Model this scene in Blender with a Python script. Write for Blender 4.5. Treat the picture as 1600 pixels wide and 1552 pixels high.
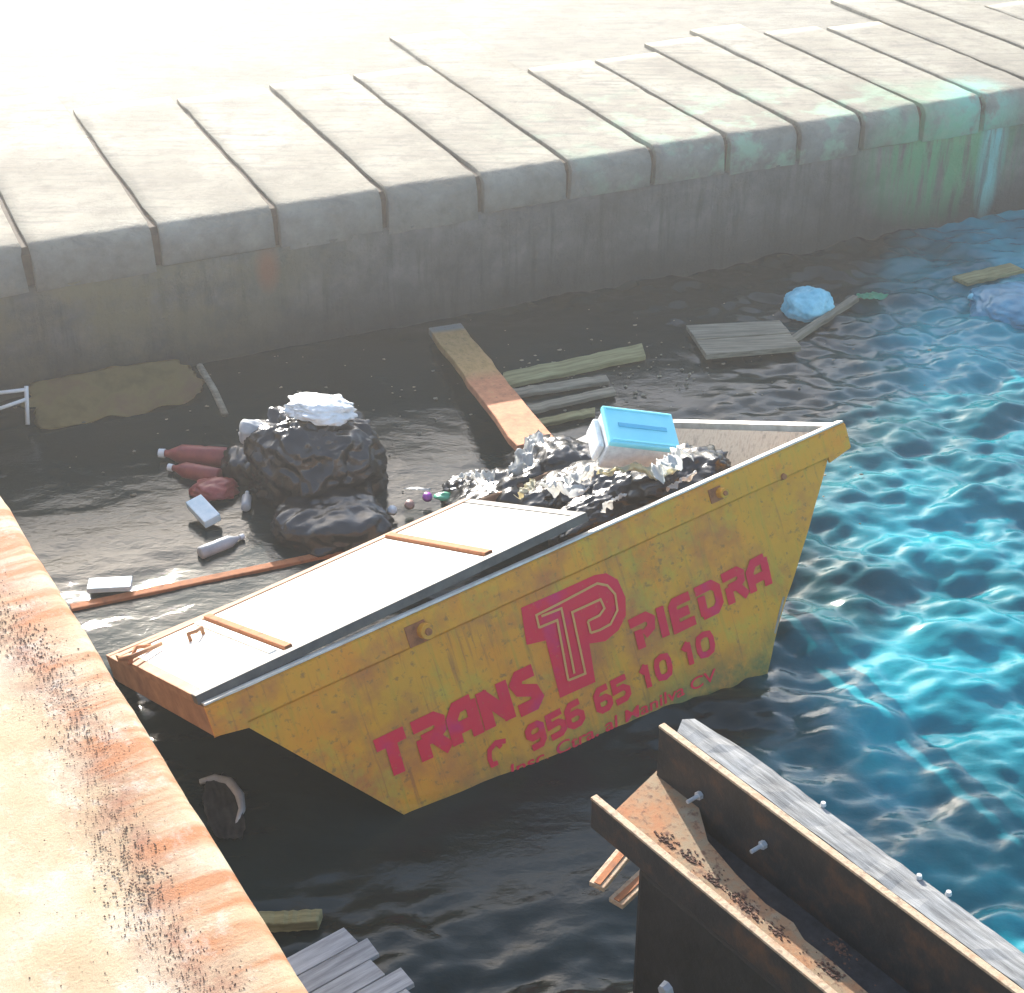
import bpy, bmesh, math, random
import numpy as np
from mathutils import Vector, Matrix, noise

for o in list(bpy.data.objects): bpy.data.objects.remove(o)
scene = bpy.context.scene
COL = scene.collection
rad = math.radians

# ------------------------------------------------------------------ camera
CAM_H, PITCH, FPX = 4.694, 0.539, 2541.0
cam_d = bpy.data.cameras.new('camera')
cam = bpy.data.objects.new('camera', cam_d); COL.objects.link(cam)
cam.location = (0, 0, CAM_H)
cam.rotation_euler = (math.pi/2 - PITCH, 0, 0)
cam_d.sensor_width = 36.0
cam_d.lens = FPX/1600*36
cam_d.clip_end = 500
scene.camera = cam

# ------------------------------------------------------------------ light
SUN_AZ, SUN_EL = rad(107), rad(22)
w = bpy.data.worlds.new('World'); scene.world = w; w.use_nodes = True
nt = w.node_tree
sky = nt.nodes.new('ShaderNodeTexSky'); sky.sky_type = 'NISHITA'; sky.sun_disc = False
sky.sun_elevation = SUN_EL; sky.sun_rotation = math.pi/2 - SUN_AZ
sky.air_density = 1.0; sky.dust_density = 1.5; sky.ozone_density = 1.0
nt.links.new(sky.outputs[0], nt.nodes['Background'].inputs[0])
nt.nodes['Background'].inputs[1].default_value = 0.15
sd = bpy.data.lights.new('sun', 'SUN'); sd.energy = 5.0; sd.angle = rad(0.5); sd.color = (1, .955, .88)
sun = bpy.data.objects.new('sun', sd); COL.objects.link(sun)
sdir = Vector((math.cos(SUN_AZ)*math.cos(SUN_EL), math.sin(SUN_AZ)*math.cos(SUN_EL), math.sin(SUN_EL)))
sun.rotation_euler = sdir.to_track_quat('Z', 'Y').to_euler()
scene.view_settings.view_transform = 'Standard'
scene.view_settings.look = 'None'
scene.view_settings.exposure = 1.52
scene.view_settings.gamma = 1.0
scene.cycles.max_bounces = 6; scene.cycles.diffuse_bounces = 3; scene.cycles.glossy_bounces = 3; scene.cycles.volume_bounces = 0

# ------------------------------------------------------------------ pixel -> place
FW = Vector((0, math.cos(PITCH), -math.sin(PITCH))); UP = Vector((0, math.sin(PITCH), math.cos(PITCH))); RT = Vector((1, 0, 0))
CAMP = Vector((0, 0, CAM_H))
def ray(x, y): return FW + RT*((x-800)/FPX) - UP*((y-776)/FPX)
def at(x, y, z=0.0):
    d = ray(x, y); return CAMP + d*((z-CAM_H)/d.z)

# ------------------------------------------------------------------ helpers
def link(o, parent=None, loc=None, rot=None):
    COL.objects.link(o)
    if parent is not None: o.parent = parent
    if loc is not None: o.location = loc
    if rot is not None: o.rotation_euler = rot
    return o
def tag(o, label=None, cat=None, group=None, kind=None):
    if label: o['label'] = label
    if cat: o['category'] = cat
    if group: o['group'] = group
    if kind: o['kind'] = kind
    return o
def empty(name, loc=(0, 0, 0), rot=(0, 0, 0)):
    return link(bpy.data.objects.new(name, None), None, loc, rot)
def mesh_obj(name, verts, faces, mat, parent=None, loc=None, rot=None, smooth=False):
    me = bpy.data.meshes.new(name); me.from_pydata([tuple(v) for v in verts], [], faces)
    me.materials.append(mat)
    bm = bmesh.new(); bm.from_mesh(me); bmesh.ops.recalc_face_normals(bm, faces=bm.faces); bm.to_mesh(me); bm.free()
    if smooth:
        for p in me.polygons: p.use_smooth = True
    return link(bpy.data.objects.new(name, me), parent, loc, rot)
def bm_obj(name, bm, mat, parent=None, loc=None, rot=None, smooth=False):
    me = bpy.data.meshes.new(name); bm.to_mesh(me); bm.free(); me.materials.append(mat)
    if smooth:
        for p in me.polygons: p.use_smooth = True
    return link(bpy.data.objects.new(name, me), parent, loc, rot)
def bm_box(bm, x0, x1, y0, y1, z0, z1, bevel=0.0, jit=0.0, rng=None):
    vs = [bm.verts.new((x, y, z)) for z in (z0, z1) for y in (y0, y1) for x in (x0, x1)]
    if jit:
        for v in vs: v.co += Vector((rng.uniform(-jit, jit), rng.uniform(-jit, jit), rng.uniform(-jit, jit)*.3))
    fs = [(0,2,3,1),(4,5,7,6),(0,1,5,4),(2,6,7,3),(0,4,6,2),(1,3,7,5)]
    ff = [bm.faces.new([vs[i] for i in f]) for f in fs]
    if bevel:
        ed = list({e for f in ff for e in f.edges})
        bmesh.ops.bevel(bm, geom=ed, offset=bevel, segments=2, affect='EDGES', profile=.6)
def box(name, x0, x1, y0, y1, z0, z1, mat, parent=None, loc=None, rot=None, bevel=0.0, jit=0.0, seed=0):
    bm = bmesh.new(); bm_box(bm, x0, x1, y0, y1, z0, z1, bevel, jit, random.Random(seed))
    bmesh.ops.recalc_face_normals(bm, faces=bm.faces)
    return bm_obj(name, bm, mat, parent, loc, rot)
def prism(name, poly, y0, y1, mat, parent=None, axis='y', bevel=0.0, **k):
    """polygon (a,b) extruded along an axis"""
    n = len(poly)
    def P(a, b, c): return {'y': (a, c, b), 'z': (a, b, c), 'x': (c, a, b)}[axis]
    bm = bmesh.new()
    A = [bm.verts.new(P(a, b, y0)) for a, b in poly]; B = [bm.verts.new(P(a, b, y1)) for a, b in poly]
    bm.faces.new(A); bm.faces.new(B[::-1])
    for i in range(n): bm.faces.new((A[i], B[i], B[(i+1) % n], A[(i+1) % n]))
    bmesh.ops.recalc_face_normals(bm, faces=bm.faces)
    if bevel: bmesh.ops.bevel(bm, geom=list(bm.edges), offset=bevel, segments=1, affect='EDGES')
    return bm_obj(name, bm, mat, parent, **k)
def tube(name, pts, r, mat, parent=None, seg=8, closed_ends=True):
    bm = bmesh.new(); rings = []
    pts = [Vector(p) for p in pts]
    for i, p in enumerate(pts):
        t = (pts[min(i+1, len(pts)-1)] - pts[max(i-1, 0)]).normalized()
        a = t.orthogonal().normalized() if i == 0 else (rings_a - t*(rings_a.dot(t))).normalized()
        rings_a = a; b = t.cross(a)
        rr = r[i] if isinstance(r, (list, tuple)) else r
        rings.append([bm.verts.new(p + a*math.cos(2*math.pi*k/seg)*rr + b*math.sin(2*math.pi*k/seg)*rr) for k in range(seg)])
    for i in range(len(rings)-1):
        for k in range(seg): bm.faces.new((rings[i][k], rings[i][(k+1) % seg], rings[i+1][(k+1) % seg], rings[i+1][k]))
    bm.faces.new(rings[0][::-1]); bm.faces.new(rings[-1])
    bmesh.ops.recalc_face_normals(bm, faces=bm.faces)
    return bm_obj(name, bm, mat, parent, smooth=True)

# ------------------------------------------------------------------ materials
class NB:
    def __init__(s, name):
        s.m = bpy.data.materials.new(name); s.m.use_nodes = True
        s.t = s.m.node_tree; s.b = s.t.nodes['Principled BSDF']
    def n(s, typ, **k):
        nd = s.t.nodes.new(typ)
        for a, v in k.items(): setattr(nd, a, v)
        return nd
    def l(s, a, b): s.t.links.new(a, b)
    def coord(s, kind='Object', scale=(1, 1, 1), loc=(0, 0, 0), rot=(0, 0, 0)):
        if kind == 'World': src = s.n('ShaderNodeNewGeometry').outputs['Position']
        else: src = s.n('ShaderNodeTexCoord').outputs[kind]
        mp = s.n('ShaderNodeMapping'); s.l(src, mp.inputs[0])
        mp.inputs['Scale'].default_value = scale; mp.inputs['Location'].default_value = loc; mp.inputs['Rotation'].default_value = rot
        return mp.outputs[0]
    def noise(s, co, scale=5, detail=6, rough=.6, dist=0.0):
        nd = s.n('ShaderNodeTexNoise'); s.l(co, nd.inputs['Vector'])
        nd.inputs['Scale'].default_value = scale; nd.inputs['Detail'].default_value = detail
        nd.inputs['Roughness'].default_value = rough; nd.inputs['Distortion'].default_value = dist
        return nd.outputs['Fac']
    def ramp(s, fac, stops):
        r = s.n('ShaderNodeValToRGB'); s.l(fac, r.inputs[0]); e = r.color_ramp.elements
        while len(e) < len(stops): e.new(.5)
        for el, (p, c) in zip(e, stops):
            el.position = p; el.color = (c if isinstance(c, tuple) else (c, c, c)) + (1,)
        return r.outputs[0]
    def mix(s, fac, a, b, mode='MIX'):
        nd = s.n('ShaderNodeMix', data_type='RGBA', blend_type=mode)
        for sock, v in ((nd.inputs['Factor'], fac), (nd.inputs['A'], a), (nd.inputs['B'], b)):
            if isinstance(v, (int, float)): sock.default_value = v
            elif isinstance(v, tuple): sock.default_value = v + (1,)
            else: s.l(v, sock)
        return nd.outputs['Result']
    def math(s, op, a, b=None, clamp=False):
        nd = s.n('ShaderNodeMath', operation=op); nd.use_clamp = clamp
        for i, v in enumerate((a, b)):
            if v is None: continue
            if isinstance(v, (int, float)): nd.inputs[i].default_value = v
            else: s.l(v, nd.inputs[i])
        return nd.outputs[0]
    def sep(s, co):
        nd = s.n('ShaderNodeSeparateXYZ'); s.l(co, nd.inputs[0]); return nd.outputs
    def ball(s, co, c, r, soft=.5):
        """1 inside an ellipsoid, fading to 0"""
        mp = s.n('ShaderNodeVectorMath', operation='SUBTRACT'); s.l(co, mp.inputs[0]); mp.inputs[1].default_value = c
        dv = s.n('ShaderNodeVectorMath', operation='DIVIDE'); s.l(mp.outputs[0], dv.inputs[0]); dv.inputs[1].default_value = r
        ln = s.n('ShaderNodeVectorMath', operation='LENGTH'); s.l(dv.outputs[0], ln.inputs[0])
        mr = s.n('ShaderNodeMapRange'); s.l(ln.outputs['Value'], mr.inputs[0])
        mr.inputs[1].default_value = 1-soft; mr.inputs[2].default_value = 1+soft; mr.inputs[3].default_value = 1; mr.inputs[4].default_value = 0
        return mr.outputs[0]
    def bump(s, h, strength=.3, dist=.01):
        nd = s.n('ShaderNodeBump'); s.l(h, nd.inputs['Height']); nd.inputs['Strength'].default_value = strength; nd.inputs['Distance'].default_value = dist
        s.l(nd.outputs[0], s.b.inputs['Normal'])
    def color(s, c):
        if isinstance(c, tuple): s.b.inputs['Base Color'].default_value = c + (1,)
        else: s.l(c, s.b.inputs['Base Color'])
    def set(s, **k):
        for a, v in k.items():
            sock = s.b.inputs[a.replace('_', ' ')]
            if isinstance(v, (int, float, tuple)): sock.default_value = v
            else: s.l(v, sock)
        return s

def simple(name, c1, c2, scale=6, rough=.7, bump=.2, stretch=(1, 1, 1), metal=0.0, spec=.4, c3=None, dist=.005, rand=0.0):
    b = NB(name); co = b.coord('Object', stretch)
    if rand:
        oi = b.n('ShaderNodeObjectInfo')
        ad = b.n('ShaderNodeVectorMath', operation='ADD'); b.l(co, ad.inputs[0])
        mu = b.n('ShaderNodeVectorMath', operation='SCALE'); mu.inputs[0].default_value = (17, 9, 5); b.l(oi.outputs['Random'], mu.inputs['Scale'])
        b.l(mu.outputs[0], ad.inputs[1]); co = ad.outputs[0]
    f = b.noise(co, scale, 8, .65)
    st = [(.3, c1), (.7, c2)] if c3 is None else [(.28, c1), (.5, c2), (.72, c3)]
    c = b.ramp(f, st)
    if rand:
        v = b.math('ADD', b.math('MULTIPLY', oi.outputs['Random'], rand), 1-rand/2)
        hs = b.n('ShaderNodeHueSaturation'); b.l(c, hs.inputs['Color']); b.l(v, hs.inputs['Value']); c = hs.outputs[0]
    b.color(c)
    b.set(Roughness=rough, Metallic=metal, Specular_IOR_Level=spec)
    if bump: b.bump(b.noise(co, scale*4, 6, .7), bump, dist)
    return b.m

def wood(name, dark, light, rough=.85, along='x', scale=1.0):
    st = {'x': (1.2, 14, 14), 'y': (14, 1.2, 14)}[along]
    return simple(name, dark, light, 3.0*scale, rough, .5, st, spec=.25, dist=.004, rand=.25)

# steel paint of the skip: ochre yellow, rust, olive grime, water marks near its foot
def skip_paint():
    b = NB('ochre_skip_paint'); co = b.coord('Object')
    big = b.noise(co, 2.2, 6, .6); mid = b.noise(co, 9, 8, .7)
    c = b.ramp(big, [(.3, (.56, .27, .008)), (.5, (.68, .285, .006)), (.7, (.72, .23, .008))])
    run = b.noise(b.coord('Object', (14, 14, 1.1)), 1.6, 6, .6)
    c = b.mix(b.ramp(run, [(.54, 0.0), (.72, .6)]), c, (.36, .27, .02))       # olive runs
    c = b.mix(b.ramp(b.noise(b.coord('Object', (1, 1, 1), (3, 1, 7)), 3.2, 8, .65), [(.48, 0.0), (.66, .75)]), c, (.42, .12, .03))   # rust bloom
    c = b.mix(b.ramp(b.noise(b.coord('Object', (1, 1, 1), (8, 3, 2)), 4.5, 8, .7), [(.52, 0.0), (.66, .55)]), c, (.44, .36, .03))
    rr = b.noise(b.coord('Object', (22, 22, 1.4), (1, 0, 4)), 1.5, 6, .65)
    c = b.mix(b.ramp(rr, [(.58, 0.0), (.70, .65)]), c, (.33, .10, .025))     # rust runs
    spots = b.ramp(b.noise(co, 34, 4, .6), [(.58, 0.0), (.70, .7)])
    c = b.mix(spots, c, (.22, .10, .03))
    # algae on the lowest strip
    z = b.sep(co)[2]
    low = b.math('MULTIPLY', b.math('SUBTRACT', b.math('MULTIPLY', z, -6.0), 4.45), 1.0, True)
    low = b.math('MULTIPLY', low, b.ramp(mid, [(.35, .25), (.6, 1.0)]))
    c = b.mix(low, c, (.13, .14, .035))
    b.color(c); b.set(Roughness=b.ramp(mid, [(.3, .38), (.7, .62)]), Specular_IOR_Level=.4)
    b.bump(b.noise(co, 26, 8, .7), .25, .006)
    return b.m
M = {}
M['skip'] = skip_paint()
M['skip_in'] = simple('grimy_grey_steel', (.10, .085, .07), (.34, .29, .23), 5, .7, .3, (6, 6, 1), c3=(.22, .17, .13))
M['rim'] = simple('bare_worn_steel', (.45, .40, .32), (.72, .68, .60), 12, .5, .3, spec=.5)
M['rust'] = simple('rust', (.13, .045, .018), (.36, .13, .045), 14, .85, .5, c3=(.24, .10, .05))
M['white_panel'] = simple('white_lid_panel', (.74, .72, .64), (.86, .85, .80), 2.2, .55, .1, (1, 3, 1))
M['dark_frame'] = simple('dark_lid_frame', (.045, .045, .042), (.13, .12, .10), 10, .6, .3)
M['brown_frame'] = simple('brown_lid_frame', (.20, .085, .04), (.42, .22, .11), 9, .7, .3)
M['black_bag'] = simple('black_bin_bag', (.004, .0045, .005), (.016, .017, .019), 7, .24, .5, spec=.6, dist=.006)
M['dark_sheet'] = simple('dark_rag', (.015, .016, .017), (.08, .08, .08), 9, .6, .4)
M['white_bag'] = simple('white_plastic_bag', (.55, .55, .52), (.82, .82, .80), 6, .45, .4)
M['cream_bag'] = simple('cream_plastic_bag', (.50, .46, .30), (.78, .72, .52), 6, .5, .4)
M['cyan_bag'] = simple('turquoise_plastic_bag', (.10, .42, .52), (.34, .72, .80), 9, .4, .4)
M['blue_bag'] = simple('blue_plastic_bag', (.02, .14, .22), (.06, .28, .40), 7, .35, .4)
M['foam'] = simple('white_polystyrene', (.55, .56, .56), (.80, .81, .80), 30, .8, .5)
M['cyan_lid'] = simple('light_blue_plastic', (.20, .70, .80), (.28, .78, .86), 5, .45, .05)
M['cyan_groove'] = simple('mid_blue_plastic', (.05, .40, .58), (.07, .46, .64), 5, .45, .05)
M['red'] = simple('red_plastic', (.16, .02, .02), (.36, .07, .06), 8, .4, .2)
M['grey_plastic'] = simple('grey_plastic', (.28, .29, .29), (.5, .5, .5), 8, .4, .2)
M['label_blue'] = simple('pale_blue_label', (.45, .60, .66), (.72, .80, .82), 14, .5, .05)
M['purple'] = simple('purple_plastic', (.35, .04, .38), (.48, .08, .5), 5, .4, 0)
M['green'] = simple('green_plastic', (.03, .32, .16), (.08, .48, .28), 8, .4, .1)
M['pink'] = simple('pink_brown_plastic', (.30, .18, .15), (.45, .26, .22), 8, .5, .1)
M['old_wood'] = wood('grey_brown_wood', (.10, .085, .06), (.33, .29, .21))
M['grey_wood'] = wood('weathered_grey_wood', (.20, .20, .20), (.50, .50, .49))
M['olive_wood'] = wood('algae_stained_wood', (.14, .12, .045), (.36, .33, .17))
M['timber'] = wood('pale_grey_timber', (.09, .09, .088), (.36, .36, .35), scale=1.6)
M['cardboard'] = simple('wet_cardboard', (.20, .15, .06), (.34, .25, .10), 3, .8, .3, c3=(.30, .17, .10))
M['steel_web'] = None
M['black_rubber'] = simple('black_rubber', (.006, .006, .006), (.020, .019, .018), 9, .6, .5)
M['flange'] = simple('worn_flange_steel', (.13, .06, .03), (.46, .34, .22), 22, .7, .7, c3=(.30, .15, .07))
M['dark_steel'] = simple('shade_black_steel', (.006, .006, .007), (.020, .019, .019), 7, .55, .6, c3=(.10, .045, .022))  # near-black: the shade on the flange faces is put into the colour
M['web_shade'] = simple('web_shade_steel', (.010, .010, .012), (.045, .044, .048), 18, .8, .6)  # dark tone painted in for shade across the web
M['bolt'] = simple('galvanised_bolt', (.35, .36, .36), (.6, .6, .6), 20, .45, .2, metal=.3)
M['rust_chip'] = simple('rust_flake', (.035, .016, .010), (.14, .06, .035), 30, .85, .2)
M['white_wire'] = simple('white_wire', (.6, .6, .58), (.75, .75, .72), 10, .5, 0)

def web_steel():
    b = NB('rusty_beam_web'); co = b.coord('Object')
    c = b.ramp(b.noise(co, 3.5, 8, .65), [(.30, (.34, .10, .03)), (.44, (.30, .15, .07)), (.54, (.24, .18, .11)), (.68, (.40, .12, .03))])
    c = b.mix(b.ramp(b.noise(b.coord('Object', (1, 1, 1), (4, 2, 0)), 6, 6, .6), [(.55, 0.0), (.68, .8)]), c, (.28, .26, .20))
    c = b.mix(b.ramp(b.noise(co, 40, 5, .7), [(.53, 0.0), (.66, .85)]), c, (.10, .04, .025))
    b.color(c); b.set(Roughness=.8, Specular_IOR_Level=.3); b.bump(b.noise(co, 40, 8, .75), .5, .006)
    return b.m
M['steel_web'] = web_steel()

def red_paint():
    b = NB('worn_red_lettering'); co = b.coord('Object')
    c = b.ramp(b.noise(co, 5, 5, .6), [(.3, (.68, .001, .045)), (.55, (.72, .001, .030)), (.75, (.58, .002, .12))])
    c = b.mix(b.ramp(b.noise(co, 45, 5, .7), [(.60, 0.0), (.72, .45)]), c, (.52, .22, .04))
    b.color(c); b.set(Roughness=.5, Specular_IOR_Level=.35)
    return b.m
M['red_paint'] = red_paint()
M['yellow_line'] = simple('yellow_inline', (.62, .27, .06), (.70, .33, .10), 8, .5, 0)
M['orange_line'] = simple('orange_red_lettering', (.58, .10, .03), (.60, .15, .04), 8, .5, 0)

# ================================================================== SETTING
# far quay frame: s along the wall, n away from the water
A0 = Vector((-3.19, 9.01, 0)); WALL_ANG = rad(24.62)
quay_rot = (0, 0, WALL_ANG); TOP = 0.97

wn = Vector((-math.sin(WALL_ANG), math.cos(WALL_ANG), 0))
def wpt(x, y):
    d = ray(x, y); return tuple(CAMP + d*((A0-CAMP).dot(wn)/d.dot(wn)))
def quay_concrete():
    b = NB('pale_quay_concrete'); co = b.coord('World')
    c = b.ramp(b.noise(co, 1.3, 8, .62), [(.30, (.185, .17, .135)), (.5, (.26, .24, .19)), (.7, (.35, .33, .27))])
    st = b.noise(b.coord('World', (1.2, 9, 1), (0, 0, 0), (0, 0, -WALL_ANG)), 1.8, 8, .7)      # scratches along the edge
    c = b.mix(b.ramp(st, [(.50, 0.0), (.64, .65)]), c, (.14, .13, .115))
    c = b.mix(b.ramp(b.noise(co, 22, 8, .75), [(.55, 0.0), (.72, .6)]), c, (.10, .09, .075))
    c = b.mix(b.ramp(b.noise(co, 6, 8, .72), [(.50, 0.0), (.66, .55)]), c, (.13, .12, .10))
    # greyer, darker concrete along the nose
    z = b.sep(co)[2]
    nose = b.math('MULTIPLY', b.math('SUBTRACT', TOP-.012, z), 14.0, True)
    c = b.mix(b.math('MULTIPLY', nose, .85), c, b.ramp(b.noise(co, 5, 8, .7), [(.3, (.13, .13, .12)), (.7, (.27, .27, .25))]))
    # spilt turquoise paint and green algae towards the right
    n1 = b.noise(co, 4.5, 6, .65)
    pos = at(1545, 165, TOP)
    spill = b.math('MULTIPLY', b.ball(co, tuple(pos), (.26, .55, 1.2), .5), b.ramp(n1, [(.38, 0.0), (.52, 1.0)]))
    c = b.mix(b.math('MULTIPLY', spill, .9), c, (.22, .55, .48))
    gn = b.math('MULTIPLY', b.ball(co, wpt(1480, 215), (.62, .55, .30), .5), b.ramp(n1, [(.36, .2), (.58, 1.0)]))
    c = b.mix(b.math('MULTIPLY', gn, .85), c, (.14, .42, .24))
    p2 = at(1300, 205, TOP)
    g = b.math('MULTIPLY', b.ball(co, tuple(p2), (1.7, .9, .5), .6), b.ramp(b.noise(co, 3.1, 6, .6), [(.50, 0.0), (.62, .8)]))
    c = b.mix(g, c, (.28, .46, .32))
    b.color(c); b.set(Roughness=.85, Specular_IOR_Level=.3)
    b.bump(b.noise(co, 26, 10, .8), .8, .02)
    return b.m
M['quay'] = quay_concrete()

def wall_concrete():
    b = NB('dark_wet_wall_concrete'); co = b.coord('World')
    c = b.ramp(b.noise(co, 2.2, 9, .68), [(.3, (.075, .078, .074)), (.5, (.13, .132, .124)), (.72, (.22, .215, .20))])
    st = b.noise(b.coord('World', (7, 7, .7)), 2.0, 8, .65)
    c = b.mix(b.ramp(st, [(.50, 0.0), (.66, .6)]), c, (.055, .06, .055))
    z = b.sep(co)[2]
    tide = b.math('MULTIPLY', b.math('SUBTRACT', .38, z), 3.2, True)
    c = b.mix(b.math('MULTIPLY', tide, .75), c, (.035, .042, .036))
    n1 = b.noise(co, 3.5, 6, .65)
    g = b.math('MULTIPLY', b.ball(co, wpt(1480, 235), (.62, .55, .42), .5), b.ramp(st, [(.38, .15), (.56, 1.0)]))
    c = b.mix(g, c, (.10, .36, .17))
    cy = b.math('MULTIPLY', b.ball(co, wpt(1550, 240), (.10, .5, .42), .4), b.ramp(st, [(.40, .3), (.55, 1.0)]))
    c = b.mix(cy, c, (.20, .55, .50))
    ol = b.math('MULTIPLY', b.ball(co, wpt(190, 450), (1.3, .9, .5), .6), b.ramp(b.noise(co, 2.3, 6, .6), [(.40, 0.0), (.60, .8)]))
    c = b.mix(ol, c, (.22, .19, .10))
    rs = b.math('MULTIPLY', b.ball(co, wpt(418, 420), (.06, .4, .13), .5), .8)
    c = b.mix(rs, c, (.30, .12, .06))
    b.color(c); b.set(Roughness=.8, Specular_IOR_Level=.35)
    b.bump(b.noise(co, 18, 10, .8), 1.0, .04)
    return b.m
M['wall'] = wall_concrete()
M['groove'] = simple('sandy_joint_fill', (.045, .035, .028), (.10, .075, .055), 20, .9, .4)

# wall core below and behind the capstones
core = [(.03, -3.0), (.03, .935), (2.7, .935), (2.7, -3.0)]
def wall_mesh():
    bm = bmesh.new(); S = np.arange(-7, 16.01, .12); Z = np.linspace(-3, .70, 32)
    grid = []
    for s in S:
        col = []
        for z in Z:
            n = .004 + .012*noise.noise(Vector((s*1.7, z*2.3, 3.1))) + .008*noise.noise(Vector((s*9, z*9, 1)))
            col.append(bm.verts.new((s, n, z)))
        grid.append(col)
    for i in range(len(S)-1):
        for j in range(len(Z)-1):
            bm.faces.new((grid[i][j], grid[i+1][j], grid[i+1][j+1], grid[i][j+1]))
    # close with a block behind
    top = [(bm.verts.new((s, .5, .70))) for s in S]
    for i in range(len(S)-1): bm.faces.new((grid[i][-1], grid[i+1][-1], top[i+1], top[i]))
    bmesh.ops.recalc_face_normals(bm, faces=bm.faces)
    return bm
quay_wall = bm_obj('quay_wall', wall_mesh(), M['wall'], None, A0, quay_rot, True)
tag(quay_wall, 'dark stained concrete harbour wall behind the floating rubbish', 'wall', kind='structure')
joint = prism('joint_fill', [(.055, .60), (.055, .90), (.085, .94), (1.995, .94), (1.995, .60)], -7, 16, M['groove'], quay_wall, 'x')

# capstones with a rounded nose, open joints between them
gs = [.30, 1.09, 1.86, 2.60, 3.28, 3.94, 4.59, 5.20, 5.79, 6.35, 6.88, 7.45]
gs = [.30-.78*k for k in range(9, 0, -1)] + gs + [7.45+.58*k for k in range(1, 15)]
rng = random.Random(5)
def capstone(s0, s1, i):
    r = .10; bot = .70+rng.uniform(-.05, .0); top = TOP+rng.uniform(-.004, .004)
    back = rng.uniform(2.1, 3.5); prof = [(back, bot), (.03, bot)]
    prof += [(0.0, bot+.02)]
    for k in range(8):
        a = math.pi - k/7*math.pi/2
        prof.append((r + r*math.cos(a), top-r + r*math.sin(a)))
    for n in np.linspace(.2, back, 15): prof.append((n, top))
    gap = rng.uniform(.016, .026)
    ss = np.linspace(s0+gap, s1-gap, 9)
    bm = bmesh.new(); rings = []
    for j, s in enumerate(ss):
        ring = []
        for k, (n, z) in enumerate(prof):
            q = Vector((s*3.1, n*3.1, z*3.1+i*.7))
            dn = .016*noise.noise(q*1.5) + .008*noise.noise(q*5) + (.012*max(0, noise.noise(q*3+Vector((9, 1, 2)))) if z > .85 else 0)
            dz = .006*noise.noise(q*1.2+Vector((5, 5, 5))) + .003*noise.noise(q*6)
            e = 0
            if j in (0, len(ss)-1): e = (.012*noise.noise(q*3) + .006*noise.noise(q*8))*(1 if j else -1) - (.005 if j else -.005)*(1 if n < .25 and z > .8 else 0)
            ring.append(bm.verts.new((s+e, n + (dn if n < 1 else 0), z + (dz if z > .8 else 0))))
        rings.append(ring)
    m = len(prof)
    for j in range(len(ss)-1):
        for k in range(m): bm.faces.new((rings[j][k], rings[j+1][k], rings[j+1][(k+1) % m], rings[j][(k+1) % m]))
    bm.faces.new(rings[0][::-1]); bm.faces.new(rings[-1])
    bmesh.ops.recalc_face_normals(bm, faces=bm.faces)
    o = bm_obj('capstone', bm, M['quay'], quay_wall)
    for p in o.data.polygons: p.use_smooth = len(p.vertices) == 4
for i in range(len(gs)-1): capstone(gs[i], gs[i+1], i)
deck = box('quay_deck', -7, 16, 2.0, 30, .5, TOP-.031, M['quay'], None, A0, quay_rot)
tag(deck, 'pale sunlit concrete quay top behind the capstones', 'quay', kind='structure')

# ------------------------------------------------------------------ near quay ledge at left
LZ = 1.2
L0, L1 = at(0, 765, LZ), at(490, 1552, LZ)
ldir = (L1-L0).normalized(); lang = math.atan2(ldir.y, ldir.x)        # local x runs along the edge towards the camera, local -y is inland
def ledge_mat():
    b = NB('rust_stained_cream_concrete'); co = b.coord('Object'); xyz = b.sep(co)
    c = b.ramp(b.noise(co, 2.2, 8, .6), [(.3, (.40, .285, .16)), (.5, (.47, .36, .225)), (.7, (.54, .47, .36))])
    inland = b.math('MULTIPLY', xyz[1], -1.0)
    wob = b.math('MULTIPLY', b.math('SUBTRACT', b.noise(b.coord('Object', (1, 1, 1)), 1.7, 5, .6), .5), .30)
    d = b.math('ABSOLUTE', b.math('SUBTRACT', b.math('ADD', inland, wob), .22))
    band = b.math('SUBTRACT', 1.0, b.math('MULTIPLY', d, 5.5), True)
    band = b.math('MULTIPLY', band, b.ramp(b.noise(co, 9, 8, .7), [(.33, .15), (.58, 1.0)]))
    c = b.mix(b.math('MULTIPLY', band, .85), c, (.26, .10, .06))
    # runs of rust from the band over to the edge
    rn = b.noise(b.coord('Object', (5.5, .8, 1)), 1.5, 6, .6, .6)
    near = b.math('SUBTRACT', 1.0, b.math('MULTIPLY', b.math('SUBTRACT', inland, .18), 9.0), True)
    run = b.math('MULTIPLY', near, b.ramp(rn, [(.47, 0.0), (.60, .85)]))
    c = b.mix(run, c, (.38, .125, .035))
    c = b.mix(b.ramp(b.noise(co, 60, 4, .7), [(.60, 0.0), (.70, .6)]), c, (.26, .13, .08))
    c = b.mix(b.ramp(b.noise(co, 170, 4, .8), [(.50, 0.0), (.66, .45)]), c, (.30, .20, .12))
    c = b.mix(b.ramp(b.noise(b.coord('Object', (1, 1, 1), (5, 5, 0)), 7, 8, .75), [(.52, 0.0), (.66, .4)]), c, (.62, .58, .52))
    b.color(c); b.set(Roughness=.8, Specular_IOR_Level=.3)
    b.bump(b.noise(co, 60, 10, .8), .7, .010)
    return b.m
M['ledge'] = ledge_mat()
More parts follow.
